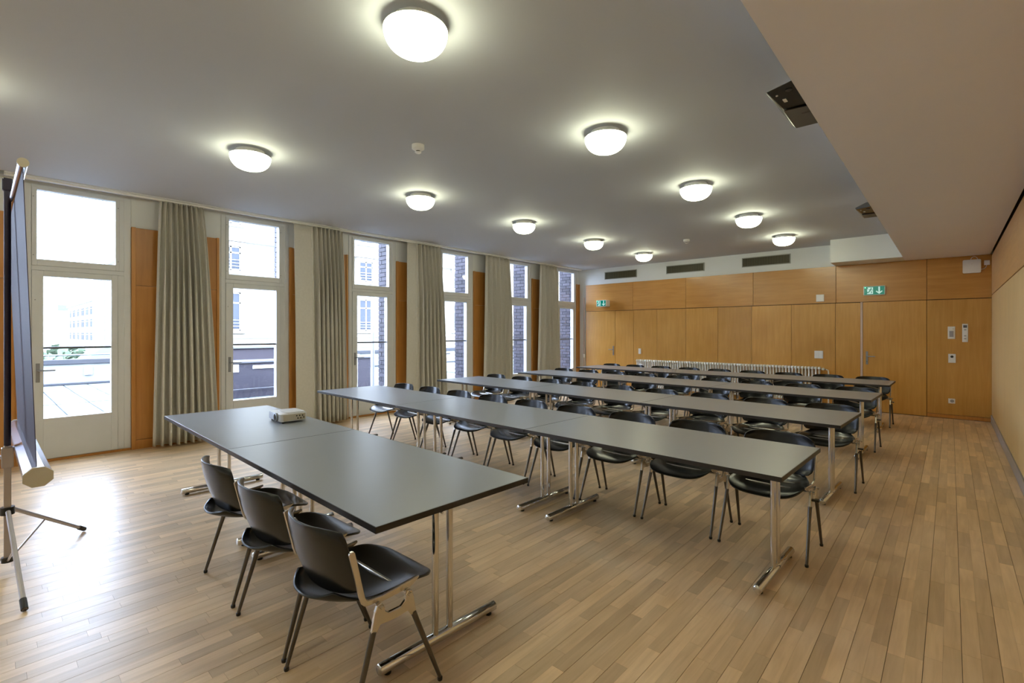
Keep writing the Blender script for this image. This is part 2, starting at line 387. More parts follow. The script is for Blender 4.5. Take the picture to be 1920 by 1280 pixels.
# tall glazed doors with a fixed light above
def ring(x0, x1, y0, y1, z0, z1, gy0, gy1, gz0, gz1, bv=0.003):
    return MB().box(x0, x1, y0, gy0, z0, z1, bv).box(x0, x1, gy1, y1, z0, z1, bv).box(x0, x1, gy0, gy1, z0, gz0, bv).box(x0, x1, gy0, gy1, gz1, z1, bv)
def make_window(name, label, y):
    t = thing(name, label, 'window', (XW, y, 0), kind='structure')      # local y = 0 at the left edge of the opening
    ring(-0.10, 0.012, 0.0, 0.976, 0.0, 3.245, 0.060, 0.905, 0.03, 3.205).build('frame', FRAMEW, t)
    MB().box(-0.10, 0.016, 0.058, 0.907, 2.246, 2.300, 0.003).build('transom', FRAMEW, t)
    s = ring(-0.075, 0.020, 0.062, 0.858, 2.302, 3.215, 0.106, 0.820, 2.378, 3.185).build('upper_sash', FRAMEW, t)
    MB().box(-0.036, -0.030, 0.104, 0.822, 2.376, 3.187).build('pane', GLASS, s)
    MB().box(-0.100, 0.008, 0.858, 0.907, 2.302, 3.207, 0.002).build('sash_post', FRAMEW, t)
    d = ring(-0.075, 0.022, 0.062, 0.842, 0.032, 2.244, 0.160, 0.778, 0.510, 2.180).build('door_leaf', FRAMEW, t)
    MB().box(-0.036, -0.030, 0.158, 0.780, 0.508, 2.182).build('pane', GLASS, d)
    MB().box(-0.100, 0.010, 0.843, 0.907, 0.032, 2.244, 0.002).build('side_post', FRAMEW, t)
    MB().tube([(-0.012, 0.160, 1.338), (-0.012, 0.778, 1.338)], 0.014, 10).build('guard_bar', DARKM, d, smooth=50)
    lever(d, 0.022, 0.112, 1.075, 0.145, GREYM, (0.035, 0.22), axis='x', out=1)
    MB().box(-0.10, 0.03, 0.0, 0.976, 0.0, 0.028, 0.004).build('threshold', VEN_P, t)
    for (yy, zz) in ((0.075, 3.10), (0.075, 2.42), (0.845, 3.10), (0.845, 2.42), (0.09, 1.9)):
        MB().lathe([(0.006, 0), (0.006, 0.003), (0, 0.004)], (0.020, yy, zz), 8, 'x').build('screw_cap', GREYM, t)
    return t
for n, (a, b) in enumerate(OPEN[2:]):
    make_window('window_%d' % (n + 1), 'tall white glazed terrace door, %s from the projection screen' % ORD[n], a)
make_window('window_7', 'unseen terrace door added for daylight behind the projection screen', OPEN[1][0])  # out of view, added to bring daylight into the foreground
make_window('window_8', 'unseen terrace door added for daylight at the camera end of the room', OPEN[0][0])  # also an added, unseen bay that lets daylight in near the camera

# ------------------------------------------------------------------ curtains
rail = thing('curtain_rail', 'pale ceiling curtain rail above all the windows', 'rail', (-7.665, 0.17, ZC))
MB().box(-0.055, 0.055, 0, 11.15, -0.016, 0, 0.002).build('rail_board', FRAMEW, rail)
MB().box(-0.018, 0.018, 0, 11.15, -0.036, -0.016, 0.002).build('track', PLW, rail)
MB().box(-0.02, 0.03, -0.045, 0, -0.03, 0, 0.002).build('end_bracket', GREYM, rail)
HOOK = MB().box(-0.006, 0.006, -0.006, 0.006, -0.004, 0.004).mesh('hook', PLW)
def curtain(y0t, y1t, y0b, y1b, folds, label, seed, flat=0.0):
    rnd = random.Random(seed); ph = [rnd.uniform(-0.5, 0.5) for _ in range(folds + 3)]; am = [rnd.uniform(0.65, 1.2) for _ in range(folds + 3)]
    X0 = -7.665; NU = folds * 18; zt, zb = ZC - 0.042, 0.035
    def fn(u, v):
        # v: 0 bottom .. 1 top
        e = (1 - v)
        if u < flat: uf = 0; loc_a = 0.12
        else: uf = (u - flat) / (1 - flat) * folds; loc_a = min(1, (uf) * 1.2 + 0.12)
        i = int(uf); fr = uf - i
        a = am[i] * (1 - fr) + am[i + 1] * fr; p = ph[i] * (1 - fr) + ph[i + 1] * fr
        amp = (0.052 + 0.046 * min(1, e * 3)) * a * loc_a
        wv = math.sin(2 * math.pi * uf + p * 1.2 + 0.5 * e * math.sin(3.1 * i))
        dx = amp * wv * (1 if wv > 0 else 0.8) + 0.008 * math.sin(5 * e + i) * e
        wob = 0.028 * math.cos(2 * math.pi * uf * 1.0 + p) * min(1, e * 2) * loc_a
        k = e ** 0.75
        y = (y0t * (1 - k) + y0b * k) * (1 - u) + (y1t * (1 - k) + y1b * k) * u + wob
        z = zb * (1 - v) + zt * v
        return (dx, y - y0t, z)
    rt = thing('curtain', label, 'curtain', (X0, y0t, 0), group='grey pleated window curtains')
    c = MB().grid(fn, NU, 26).build('cloth', CURT, rt, smooth=80, fix=False)
    sm = c.modifiers.new('thickness', 'SOLIDIFY'); sm.thickness = 0.004
    # gathered heading tape with hooks just below the rail
    for q in range(folds + 1): obj('hook', HOOK, rt, (0, (y1t - y0t) * q / folds, zt))
lab = 'grey pleated floor-length curtain between the %s and %s windows from the screen'
curtain(1.575, 2.08, 1.50, 2.25, 9, lab % ('first', 'second'), 1)
curtain(3.32, 4.14, 3.36, 4.21, 8, lab % ('second', 'third'), 2, flat=0.34)
curtain(5.47, 6.25, 5.45, 6.40, 7, lab % ('third', 'fourth'), 3, flat=0.25)
curtain(7.57, 8.32, 7.50, 8.42, 6, lab % ('fourth', 'fifth'), 4)
curtain(9.50, 10.16, 9.38, 10.28, 5, lab % ('fifth', 'sixth'), 5)

# ------------------------------------------------------------------ tables
TL, TD, TH = 1.876, 0.92, 0.737
def make_table():
    t = thing('folding_table', 'x', 'table')
    hx, hy = TL / 2, TD / 2
    MB().box(-hx + 0.003, hx - 0.003, -hy + 0.003, hy - 0.003, TH - 0.027, TH, 0.001).build('tabletop', LAMI, t)
    e = MB(); z0, z1 = TH - 0.0275, TH - 0.0006
    e.box(-hx, hx, -hy, -hy + 0.003, z0, z1).box(-hx, hx, hy - 0.003, hy, z0, z1).box(-hx, -hx + 0.003, -hy, hy, z0, z1).box(hx - 0.003, hx, -hy, hy, z0, z1)
    e.build('edge_band', EDGE, t)
    foot = MB().tube([(0, -0.355, 0.034), (0, -0.35, 0.034), (0, 0.35, 0.034), (0, 0.355, 0.034)], [0.021, 0.0255, 0.0255, 0.021], 16).mesh('foot', CHROME, 50)
    post = MB().tube([(0, 0, 0.05), (0, 0, TH - 0.045)], 0.0165, 14).mesh('post', CHROME, 50)
    plate = MB().box(-0.045, 0.045, -0.28, 0.28, TH - 0.047, TH - 0.027, 0.003).mesh('mounting_plate', BLACK)
    bar = MB().tube([(0, -0.045, 0.655), (0, 0.045, 0.655)], 0.009, 10).mesh('crossbar', CHROME, 50)
    glide = MB().lathe([(0.016, 0), (0.018, 0.004), (0.018, 0.011)], (0, 0, 0), 12).mesh('glide', BLACK)
    for s in (-1, 1):
        lx = s * (hx - 0.155)
        f = obj('foot', foot, t, (lx, 0, 0))
        for q in (-1, 1): obj('glide', glide, f, (0, q * 0.31, 0))
        for q in (-1, 1): obj('post', post, t, (lx, q * 0.044, 0))
        obj('crossbar', bar, t, (lx, 0, 0)); obj('mounting_plate', plate, t, (lx, 0, 0))
        MB().tube([(lx, 0, 0.63), (lx - s * 0.32, 0, TH - 0.035)], 0.007, 8).build('folding_strut', CHROME, t, smooth=50)
    return t
tab0 = make_table(); index_kids(tab0); tab_used = [False]
def place_table(x, y, rz, label, group):
    o = tab0 if not tab_used[0] else copy_tree(tab0); tab_used[0] = True
    o.location = (x, y, 0); o.rotation_euler[2] = rz; o['label'] = label; o['group'] = group
# presenter's tables
a1 = math.atan2(-0.09, 3.79); c1 = Vector((-3.575, 1.572))
for s, lb in ((-1, 'dark grey laminate table near the screen carrying the projector'), (1, 'dark grey laminate table nearest the camera, chairs on its near side')):
    p = c1 + s * (TL / 2 + 0.001) * Vector((math.cos(a1), math.sin(a1))); place_table(p.x, p.y, a1, lb, 'presenter tables')
ROWS = [(3.366, -0.0245), (5.315, -0.043), (7.375, -0.036), (9.495, -0.012)]
def row_y(r, x): return ROWS[r][0] + ROWS[r][1] * (x + 0.661)
for r in range(4):
    sl = math.atan(ROWS[r][1])
    for i, pos in enumerate(('right-wall end', 'middle', 'window end')):
        x = -0.661 - (TL + 0.002) * (i + 0.5)
        place_table(x, row_y(r, x), sl, 'grey laminate table at the %s of the %s seating row from the projector' % (pos, ORD[r]) if i != 1 else 'grey laminate table in the middle of the %s seating row from the projector' % ORD[r], 'tables of the four seating rows')

# ------------------------------------------------------------------ chairs (local +y = the way the sitter faces)
def make_chair(link):
    t = thing('shell_chair', 'x', 'chair')
    def back(u, v):
        s, q = u * 2 - 1, v * 2 - 1
        xx = s * (1 - 0.13 * q ** 6) * 0.243; zz = 0.628 + q * (1 - 0.12 * s ** 6) * 0.140
        yy = -0.262 + 0.075 * abs(s) ** 2.2 - 0.040 * (zz - 0.628) / 0.14 + 0.012 * q * q
        return (xx, yy, zz)
    b = MB().grid(back, 22, 14).build('backrest', SHELL, t, smooth=60, fix=False)
    m = b.modifiers.new('thickness', 'SOLIDIFY'); m.thickness = 0.010; m.offset = 0
    bv = b.modifiers.new('edge', 'BEVEL'); bv.width = 0.003; bv.segments = 2; bv.limit_method = 'ANGLE'; bv.angle_limit = R(50)
    def seat(u, v):
        s, q = u * 2 - 1, v * 2 - 1
        xx = s * (1 - 0.16 * abs(q) ** 5) * 0.238 * (1 - 0.26 * max(0.0, -q) ** 2.2); yy = 0.005 + q * (1 - (0.13 if q > 0 else 0.24) * abs(s) ** (6 if q > 0 else 2.5)) * (0.262 if q > 0 else 0.285) - (0.012 * s * s if q > 0 else 0)
        zz = 0.452 + 0.020 * abs(s) ** 3 - 0.012 * (1 - s * s) * (1 - q * q)
        if q > 0.45: zz -= 0.030 * ((q - 0.45) / 0.55) ** 2
        if q < -0.45: zz += 0.034 * ((-q - 0.45) / 0.55) ** 2
        return (xx, yy, zz)
    b = MB().grid(seat, 20, 22).build('seat', SHELL, t, smooth=60, fix=False)
    m = b.modifiers.new('thickness', 'SOLIDIFY'); m.thickness = 0.011; m.offset = -1
    bv = b.modifiers.new('edge', 'BEVEL'); bv.width = 0.003; bv.segments = 2; bv.limit_method = 'ANGLE'; bv.angle_limit = R(50)
    saddle = [(-0.124, 0.350), (-0.100, 0.345), (-0.082, 0.372), (-0.015, 0.366), (0.048, 0.372), (0.066, 0.345), (0.090, 0.350), (0.074, 0.430), (0.066, 0.452), (0.048, 0.456),
              (0.036, 0.440), (0.034, 0.420), (0.014, 0.404), (-0.044, 0.404), (-0.062, 0.420), (-0.066, 0.440), (-0.078, 0.456), (-0.096, 0.452), (-0.106, 0.430)]
    rl = [(-0.152, 0.470), (-0.140, 0.458), (-0.060, 0.447), (0.070, 0.452), (0.118, 0.478), (0.118, 0.488), (-0.060, 0.472), (-0.128, 0.478), (-0.137, 0.492), (-0.182, 0.682), (-0.190, 0.690), (-0.203, 0.686), (-0.205, 0.676), (-0.163, 0.500)]
    for s in (-1, 1):
        c = s * 0.268
        br = MB().prism(saddle, c - 0.008, c + 0.008).build('leg_bracket', ALU, t)
        mv = br.modifiers.new('edge', 'BEVEL'); mv.width = 0.003; mv.segments = 1
        for f in (-0.081, 0.051): MB().lathe([(0.007, -0.011), (0.007, 0.011)], (c, f, 0.442), 10, 'x').build('pivot', DARKM, br, smooth=40)
        c2 = s * 0.250
        ra = MB().prism(rl, c2 - 0.007, c2 + 0.007).build('side_rail', ALU, t)
        mv = ra.modifiers.new('edge', 'BEVEL'); mv.width = 0.003; mv.segments = 1
        for (ft, fb) in ((-0.111, -0.215), (0.077, 0.212)):
            lg = MB().tube([(c, ft, 0.354), (c + s * 0.010, fb, 0.014)], [0.0125, 0.0085], 12).build('leg', STEEL, t, smooth=50)
            MB().lathe([(0.010, 0.0), (0.0115, 0.004), (0.0115, 0.014), (0.008, 0.018)], (c + s * 0.010, fb, 0), 12).build('foot_glide', BLACK, lg, smooth=40)
    for f in (-0.081, 0.051): MB().tube([(-0.290, f, 0.442), (0.290, f, 0.442)], 0.008, 10).build('cross_rod', ALU, t, smooth=50)
    if link:
        lk = MB().prism([(-0.02, 0.46), (0.045, 0.46), (0.05, 0.40), (0.038, 0.40), (0.034, 0.447), (-0.02, 0.447)], -0.290, -0.276).build('link_bracket', ALU, t)
        MB().box(-0.318, -0.270, 0.025, 0.065, 0.388, 0.402, 0.003).build('link_pad', BLACK, lk)
    return t
ch_plain = make_chair(False); index_kids(ch_plain)
ch_link = make_chair(True); index_kids(ch_link)
used = {}
def place_chair(src, x, y, rz, label, group):
    o = src if src.name not in used else copy_tree(src); used[src.name] = 1
    o.location = (x, y, 0); o.rotation_euler[2] = rz; o['label'] = label; o['group'] = group
for i, x in enumerate((-3.205, -2.558, -1.932)):
    place_chair(ch_plain, x, 1.140 - 0.018 * (x + 1.932) * 1.0, R((-2, 1, 0)[i]), 'black shell chair with steel legs at the projector table, %s' % ('closest to the screen', 'middle of three', 'closest to the camera')[i], 'chairs at the presenter tables')
XR0 = [-0.962, -0.935, -0.975, -0.985]; PITCH = [0.6185, 0.636, 0.630, 0.632]
jit = random.Random(3)
for r in range(4):
    for i in range(9):
        x = XR0[r] - PITCH[r] * i; y = row_y(r, x) + 0.446 + jit.uniform(-0.008, 0.008)
        place_chair(ch_link if i == 0 else ch_plain, x, y, R(180) + math.atan(ROWS[r][1]) + R(jit.uniform(-1.2, 1.2)),
                    'black shell chair, %s from the right wall, behind the %s seating row from the projector' % (ORD[i], ORD[r]), 'chairs behind the four seating rows')

# ------------------------------------------------------------------ projector
pj = thing('projector', 'small silver-white data projector on the front table', 'projector', (-4.37, 1.84, TH), R(-3))
def rr(x0, x1, y0, y1, r, n=4):
    out = []
    for (cx, cy_, a0) in ((x1 - r, y1 - r, 0), (x0 + r, y1 - r, 90), (x0 + r, y0 + r, 180), (x1 - r, y0 + r, 270)):
        for k in range(n + 1): a = R(a0 + 90 * k / n); out.append((cx + r * math.cos(a), cy_ + r * math.sin(a)))
    return out
b = MB().prism(rr(-0.15, 0.15, -0.11, 0.11, 0.018), 0.014, 0.082, 'xy').build('body', PROJ, pj, smooth=40)
b.modifiers.new('edge', 'BEVEL').width = 0.004
MB().prism(rr(-0.10, 0.14, -0.06, 0.10, 0.03), 0.082, 0.090, 'xy').build('lid', PROJ, pj, smooth=40)
MB().lathe([(0.036, 0), (0.036, -0.016), (0.029, -0.018), (0.027, -0.006)], (0.055, -0.110, 0.050), 24, 'y').build('lens_ring', GREYM, pj, smooth=40)
MB().lathe([(0.027, 0.0), (0.020, -0.006), (0.0, -0.010)], (0.055, -0.112, 0.050), 20, 'y').build('lens', PIANO, pj, smooth=60)
for k in range(7): MB().box(-0.135, 0.000, -0.1135, -0.109, 0.022 + k * 0.008, 0.026 + k * 0.008).build('vent_slat', GREYM, pj)
MB().box(0.149, 0.1525, -0.09, 0.095, 0.022, 0.074, 0.001).build('connector_panel', PROJ2, pj)
for k, (yy, zz) in enumerate(((0.02, 0.058), (0.045, 0.058), (0.07, 0.058), (0.03, 0.036), (0.055, 0.036), (0.08, 0.040))):
    MB().lathe([(0.006, 0), (0.006, 0.003)], (0.1525, yy, zz), 10, 'x').build('socket', BLACK, pj)
for (fx, fy) in ((-0.12, -0.085), (0.12, -0.085), (0.0, 0.085)): MB().lathe([(0.012, 0), (0.012, 0.015)], (fx, fy, 0), 12).build('foot', BLACK, pj)

# ------------------------------------------------------------------ tripod projection screen
ps = thing('projection_screen', 'tripod projection screen with dark back, seen edge-on at the left', 'projection screen', (-4.45, 0.115, 0))
MB().box(-0.017, 0.017, -0.017, 0.017, 0.06, 0.80, 0.003).build('lower_post', TRIP, ps)
MB().tube([(0, 0, 0.78), (0, 0, 2.46)], 0.017, 14).build('upper_pole', BLPOLE, ps, smooth=50)
MB().box(-0.026, 0.026, -0.028, 0.028, 0.66, 0.79, 0.005).build('post_clamp', TRIP, ps)
MB().box(-0.024, 0.024, -0.024, 0.024, 2.42, 2.50, 0.006).build('pole_head', BLPOLE, ps)
MB().tube([(0, 0.0, 2.38), (0, 0.05, 2.38), (0.02, 0.055, 2.36)], 0.008, 8).build('hook', TRIP, ps, smooth=40)
MB().tube([(-0.02, 0, 0.72), (-0.16, -0.10, 0.72)], 0.013, 10).build('carry_handle', TRIP, ps, smooth=50)
MB().lathe([(0.034, -0.024), (0.034, 0.024)], (0, 0, 0.385), 16).build('leg_collar', BLACK, ps, smooth=40)
MB().lathe([(0.030, -0.016), (0.030, 0.016)], (0, 0, 0.075), 16).build('brace_collar', BLACK, ps, smooth=40)
for (fx, fy) in ((0.722, 0.046), (-0.462, 0.420), (-0.25, -0.66)):
    d = Vector((fx, fy, 0)).normalized()
    p0 = Vector((d.x * 0.035, d.y * 0.035, 0.385)); p1 = Vector((fx, fy, 0.014))
    lg = MB().tube([p0, p1], 0.0125, 8).build('leg', TRIP, ps, smooth=30)
    MB().tube([p1 + (p0 - p1) * 0.09, p1 + (p1 - p0) * 0.0], [0.016, 0.016], 10).build('rubber_foot', BLACK, lg, smooth=40)
    MB().tube([(d.x * 0.03, d.y * 0.03, 0.075), p0 + (p1 - p0) * 0.42], 0.006, 8).build('brace', TRIP, lg, smooth=40)
oct_ = [(math.cos(R(22.5 + 45 * k)) * 0.058, math.sin(R(22.5 + 45 * k)) * 0.050) for k in range(8)]
case = MB().prism([(0.082 + a, 0.785 + b_) for a, b_ in oct_], -0.98, 1.00).build('case', CASEM, ps)
MB().prism([(0.082 + a * 1.06, 0.785 + b_ * 1.06) for a, b_ in oct_], 1.00, 1.022).build('end_cap', CAPM, case)
MB().prism([(0.082 + a * 1.06, 0.785 + b_ * 1.06) for a, b_ in oct_], -1.002, -0.98).build('end_cap', CAPM, case)
def scr(off):
    return MB()._add([(-0.95, 0.080 + off, 0.82), (0.96, 0.080 + off, 0.82), (0.96, 0.030 + off, 2.36), (-0.95, 0.030 + off, 2.36)], [(0, 1, 2, 3)])
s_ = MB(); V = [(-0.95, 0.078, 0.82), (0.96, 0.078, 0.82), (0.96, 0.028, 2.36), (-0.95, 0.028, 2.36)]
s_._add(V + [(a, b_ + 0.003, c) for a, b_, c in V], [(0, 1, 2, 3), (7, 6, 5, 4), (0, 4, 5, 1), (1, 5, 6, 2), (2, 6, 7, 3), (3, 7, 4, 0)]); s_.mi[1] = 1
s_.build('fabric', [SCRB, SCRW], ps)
tb = MB().tube([(-0.98, 0.028, 2.372), (1.00, 0.028, 2.372)], 0.020, 16).build('top_tube', CASEM, ps, smooth=50)
MB().lathe([(0.023, 0), (0.023, 0.012)], (1.0, 0.028, 2.372), 16, 'x').build('tube_cap', CAPM, tb, smooth=40)

# ------------------------------------------------------------------ ceiling lamps, detectors
prof = [(0.172, 0.0)] + [(0.180 * math.cos(R(a)) ** 0.72 if a < 90 else 0, -0.130 * math.sin(R(a))) for a in range(0, 91, 9)]
bowl = MB().lathe(prof, (0, 0, -0.052), 40).mesh('glass_bowl', LAMPM, 60)
base = MB().lathe([(0.120, -0.048), (0.130, -0.040), (0.130, 0.0)], (0, 0, 0), 28).mesh('base_plate', PLW, 40)
rim = MB().lathe([(0.120, -0.0515), (0.179, -0.0515), (0.1803, -0.0505), (0.1803, -0.0490), (0.120, -0.0480)], (0, 0, 0), 40).mesh('metal_rim', PLW, 40)
for side, X_ in (('window-side', -5.04), ('beam-side', -2.245)):
    for k in range(-2, 5):  # rearmost lamps of each line are out of view, added to brighten the foreground
        y = (1.765 if X_ < -4 else 1.66) + 2.035 * k + (0.03 if X_ > -4 and k == 4 else 0)
        lb = 'glowing opal glass bowl lamp on the ceiling, %s from the far wall, %s line' % (ORD[4 - k], side)
        l = thing('ceiling_lamp', lb, 'lamp', (X_, y, ZC), group='opal bowl ceiling lamps')
        obj('glass_bowl', bowl, l); obj('base_plate', base, l); obj('metal_rim', rim, l)
for y, lb in ((2.766, 'white round smoke detector on the ceiling near the front lamps'), (9.0, 'white round smoke detector on the ceiling near the end wall')):
    t = thing('smoke_detector', lb, 'smoke detector', (-3.705, y, ZC), group='smoke detectors')
    MB().lathe([(0.030, -0.055), (0.050, -0.040), (0.058, -0.036), (0.058, 0)], (0, 0, 0), 24).build('housing', PLW, t, smooth=40)
    MB().lathe([(0.0, -0.078), (0.022, -0.076), (0.030, -0.070), (0.030, -0.066)], (0, 0, 0), 20).build('sensor_cap', PLW, t, smooth=40)
    MB().lathe([(0.020, -0.068), (0.020, -0.050)], (0, 0, 0), 16).build('sensing_chamber', VENTD, t)

# ------------------------------------------------------------------ loudspeakers on the beam
for k, (y, lb) in enumerate(((2.93, 'black wedge loudspeaker on the beam, nearer the camera'), (6.42, 'black wedge loudspeaker on the beam, nearer the end wall'))):
    t = thing('loudspeaker', lb, 'loudspeaker', (XB, y, 2.868), group='loudspeakers on the beam')
    Q = [(0, -0.02), (-0.152, 0.04), (-0.132, 0.325), (0, 0.34)]
    T = [(0, 0.16), (-0.172, 0.17), (-0.168, 0.82), (0, 0.82)]
    zt = 0.048; top = 0.18
    mb = MB(); n = 4
    vs_ = [(a, b_, 0) for a, b_ in Q] + [(T[0][0], T[0][1], zt), (T[1][0], T[1][1], zt), (T[2][0], T[2][1], zt), (T[3][0], T[3][1], zt)] + [(0, 0.58, top), (-0.12, 0.58, top), (-0.12, 0.78, top), (0, 0.78, top)]
    fs_ = [(0, 1, 2, 3)] + [(i, (i + 1) % 4, 4 + (i + 1) % 4, 4 + i) for i in range(4)] + [(4 + i, 4 + (i + 1) % 4, 8 + (i + 1) % 4, 8 + i) for i in range(4)] + [(11, 10, 9, 8)]
    mb._add(vs_, fs_)
    b = mb.build('cabinet', PIANO, t); b.modifiers.new('edge', 'BEVEL').width = 0.006
    MB()._add([(-0.010, 0.36, -0.002), (-0.128, 0.345, -0.002), (-0.156, 0.79, 0.042), (-0.010, 0.79, 0.042), (-0.010, 0.36, -0.008), (-0.128, 0.345, -0.008), (-0.156, 0.79, 0.036), (-0.010, 0.79, 0.036)],
              [(0, 1, 2, 3), (7, 6, 5, 4), (0, 4, 5, 1), (1, 5, 6, 2), (2, 6, 7, 3), (3, 7, 4, 0)]).build('grille', GRILL, t)
    MB().box(-0.060, -0.012, 0.47, 0.49, 0.004, 0.02).build('badge_slot', BLACK, t)
    MB().box(-0.100, -0.082, 0.19, 0.235, -0.003, 0.0).build('terminal', PLW, t)
    MB().lathe([(0.006, -0.004), (0.006, 0)], (-0.112, 0.12, 0), 10).build('screw', PLW, t)
    MB().lathe([(0.018, -0.004), (0.018, 0)], (-0.045, 0.09, 0), 14).build('socket', GRILL, t)

# ------------------------------------------------------------------ end-wall fittings
def vent(x0, x1, z0, z1, label):
    t = thing('air_grille', label, 'vent', ((x0 + x1) / 2, YF, (z0 + z1) / 2), group='air grilles over the panelling'); hx, hz = (x1 - x0) / 2, (z1 - z0) / 2
    MB().box(-hx, hx, -0.004, 0, -hz, hz).build('backing', VENTD, t)
    MB().box(-hx, hx, -0.016, 0, hz - 0.016, hz).box(-hx, hx, -0.016, 0, -hz, -hz + 0.016).box(-hx, -hx + 0.016, -0.016, 0, -hz, hz).box(hx - 0.016, hx, -0.016, 0, -hz, hz).build('frame', VENTF, t)
    mb = MB(); n = 34
    for k in range(n): xx = -hx + 0.02 + (2 * hx - 0.04) * (k + 0.5) / n; mb.box(xx - 0.003, xx + 0.003, -0.012, -0.003, -hz + 0.016, hz - 0.016)
    mb.build('slats', VENTS, t)
vent(-7.02, -6.06, 2.962, 3.168, 'long slatted air grille nearest the windows'); vent(-5.25, -4.31, 2.975, 3.175, 'middle one of three long slatted air grilles'); vent(-3.47, -2.50, 2.978, 3.188, 'long slatted air grille nearest the beam')

def exit_sign(x, z, yoff, label, wd=0.335, ht=0.175):
    t = thing('exit_sign', label, 'exit sign', (x, YF - 0.036, z), group='green exit signs')
    y1 = -yoff; hx, hz = wd / 2, ht / 2
    MB().box(-hx, hx, y1, 0, -hz, hz, 0.003).build('housing', PLW, t)
    MB().box(-hx + 0.012, hx - 0.012, y1 - 0.002, y1 + 0.001, -hz + 0.010, hz - 0.010).build('green_face', GREEN, t)
    f0, f1 = y1 - 0.0045, y1 - 0.0015
    # arrow pointing down
    ax = 0.075
    MB().prism([(ax - 0.012, 0.068), (ax + 0.012, 0.068), (ax + 0.012, -0.030), (ax + 0.040, -0.004), (ax + 0.052, -0.018), (ax, -0.068), (ax - 0.052, -0.018), (ax - 0.040, -0.004), (ax - 0.012, -0.030)], f0, f1, 'xz').build('arrow', SIGNW, t)
    # door with a running figure
    dx = -0.065
    MB().prism([(dx - 0.038, 0.062), (dx + 0.046, 0.062), (dx + 0.046, -0.064), (dx - 0.044, -0.064), (dx - 0.044, -0.045), (dx - 0.022, -0.045), (dx - 0.044, -0.010), (dx - 0.044, 0.030), (dx - 0.026, 0.030)], f0, f1, 'xz').build('doorway', SIGNW, t)
    fig = MB(); a0, a1_ = f0 - 0.002, f0 + 0.0005
    fig.lathe([(0.0105, a0), (0.0105, a1_)], (dx + 0.018, 0, 0.045), 12, 'y')
    for pts in ([(0.012, 0.034), (0.024, 0.026), (0.004, -0.008), (-0.012, 0.002)], [(-0.010, 0.006), (0.006, -0.008), (0.030, -0.022), (0.024, -0.032)], [(0.024, -0.022), (0.034, -0.028), (0.024, -0.054), (0.014, -0.050)],
                [(-0.012, 0.004), (0.002, -0.006), (-0.016, -0.040), (-0.028, -0.034)], [(-0.026, -0.030), (-0.018, -0.042), (-0.044, -0.042), (-0.044, -0.032)], [(0.010, 0.032), (0.012, 0.022), (-0.022, 0.016), (-0.022, 0.026)], [(0.022, 0.026), (0.014, 0.018), (0.036, 0.002), (0.042, 0.010)]):
        fig.prism([(dx + p[0], p[1]) for p in pts], a0, a1_, 'xz')
    fig.build('running_figure', GREEN, t)
    MB().lathe([(0.008, f0 - 0.002), (0.008, f1)], (-hx + 0.028, 0, hz - 0.028), 10, 'y').build('status_light', LEDG, t)
exit_sign(-1.073, 2.318, 0.045, 'green exit sign with down arrow above the right-hand door')
exit_sign(-6.99, 2.305, 0.20, 'green exit sign on a deep bracket above the corner door', 0.30)

def plate(name, x0, x1, z0, z1, label, cat, group=None):
    t = thing(name, label, cat, ((x0 + x1) / 2, YF - 0.036, (z0 + z1) / 2), group=group); hx, hz = (x1 - x0) / 2, (z1 - z0) / 2
    MB().box(-hx, hx, -0.014, 0, -hz, hz, 0.003).build('cover_plate', PLW, t)
    return t
def sub(t, name, x0, x1, z0, z1, m, y=-0.018): return MB().box(x0, x1, y, -0.013, z0, z1, 0.001).build(name, m, t)
t = plate('blank_cover', -2.03, -1.892, 2.148, 2.29, 'square white cover plate high on the panelling', 'cover plate'); sub(t, 'inner_cover', -0.055, 0.055, -0.055, 0.055, PLW)
t = plate('light_switch', -2.06, -1.91, 0.992, 1.145, 'square white double switch above the radiator end', 'light switch'); sub(t, 'rocker', -0.06, -0.002, -0.06, 0.06, PLW); sub(t, 'rocker', 0.002, 0.06, -0.06, 0.06, PLW)
t = plate('light_switch', -5.99, -5.92, 0.965, 1.105, 'narrow white switch plate right of the corner door', 'light switch'); sub(t, 'rocker', -0.022, 0.022, -0.005, 0.055, PLW); sub(t, 'rocker', -0.022, 0.022, -0.055, -0.008, PLW)
t = plate('control_panel', -0.035, 0.062, 1.407, 1.624, 'white wall control with a grey window right of the door', 'control panel'); sub(t, 'grey_window', -0.028, 0.028, -0.075, 0.03, BASEG); sub(t, 'indicator', 0.015, 0.03, 0.06, 0.075, CAPM)
t = plate('wall_controller', 0.152, 0.226, 1.353, 1.669, 'tall slim white controller with a small display', 'wall controller'); sub(t, 'display', -0.024, 0.024, 0.09, 0.135, DARKM)
for zz in (0.055, -0.05, -0.10):
    o = sub(t, 'button', -0.014, 0.014, zz - 0.008, zz + 0.008, GREYM)
t = plate('motion_sensor', -0.028, 0.069, 0.986, 1.142, 'white plate with a dark round sensor below the wall control', 'sensor'); MB().lathe([(0.018, -0.020), (0.022, -0.013)], (0, 0, 0.03), 16, 'y').build('sensor_eye', BLACK, t, smooth=40)
t = plate('power_outlet', -0.028, 0.062, 0.273, 0.358, 'white power outlet low on the panel right of the door', 'power outlet'); MB().lathe([(0.024, -0.016), (0.028, -0.013)], (0.005, 0, 0), 18, 'y').build('socket_face', BASEG, t, smooth=40)
t = thing('wifi_box', 'white wall box with looped cable under the beam corner', 'wifi box', (0.272, YF - 0.036, 2.655))
MB().prism(rr(-0.115, 0.115, -0.115, 0.115, 0.02), -0.045, 0, 'xz').build('housing', PLW, t, smooth=40)
MB().lathe([(0.005, -0.047), (0.005, -0.044)], (0, 0, 0.04), 8, 'y').build('indicator', CAPM, t)
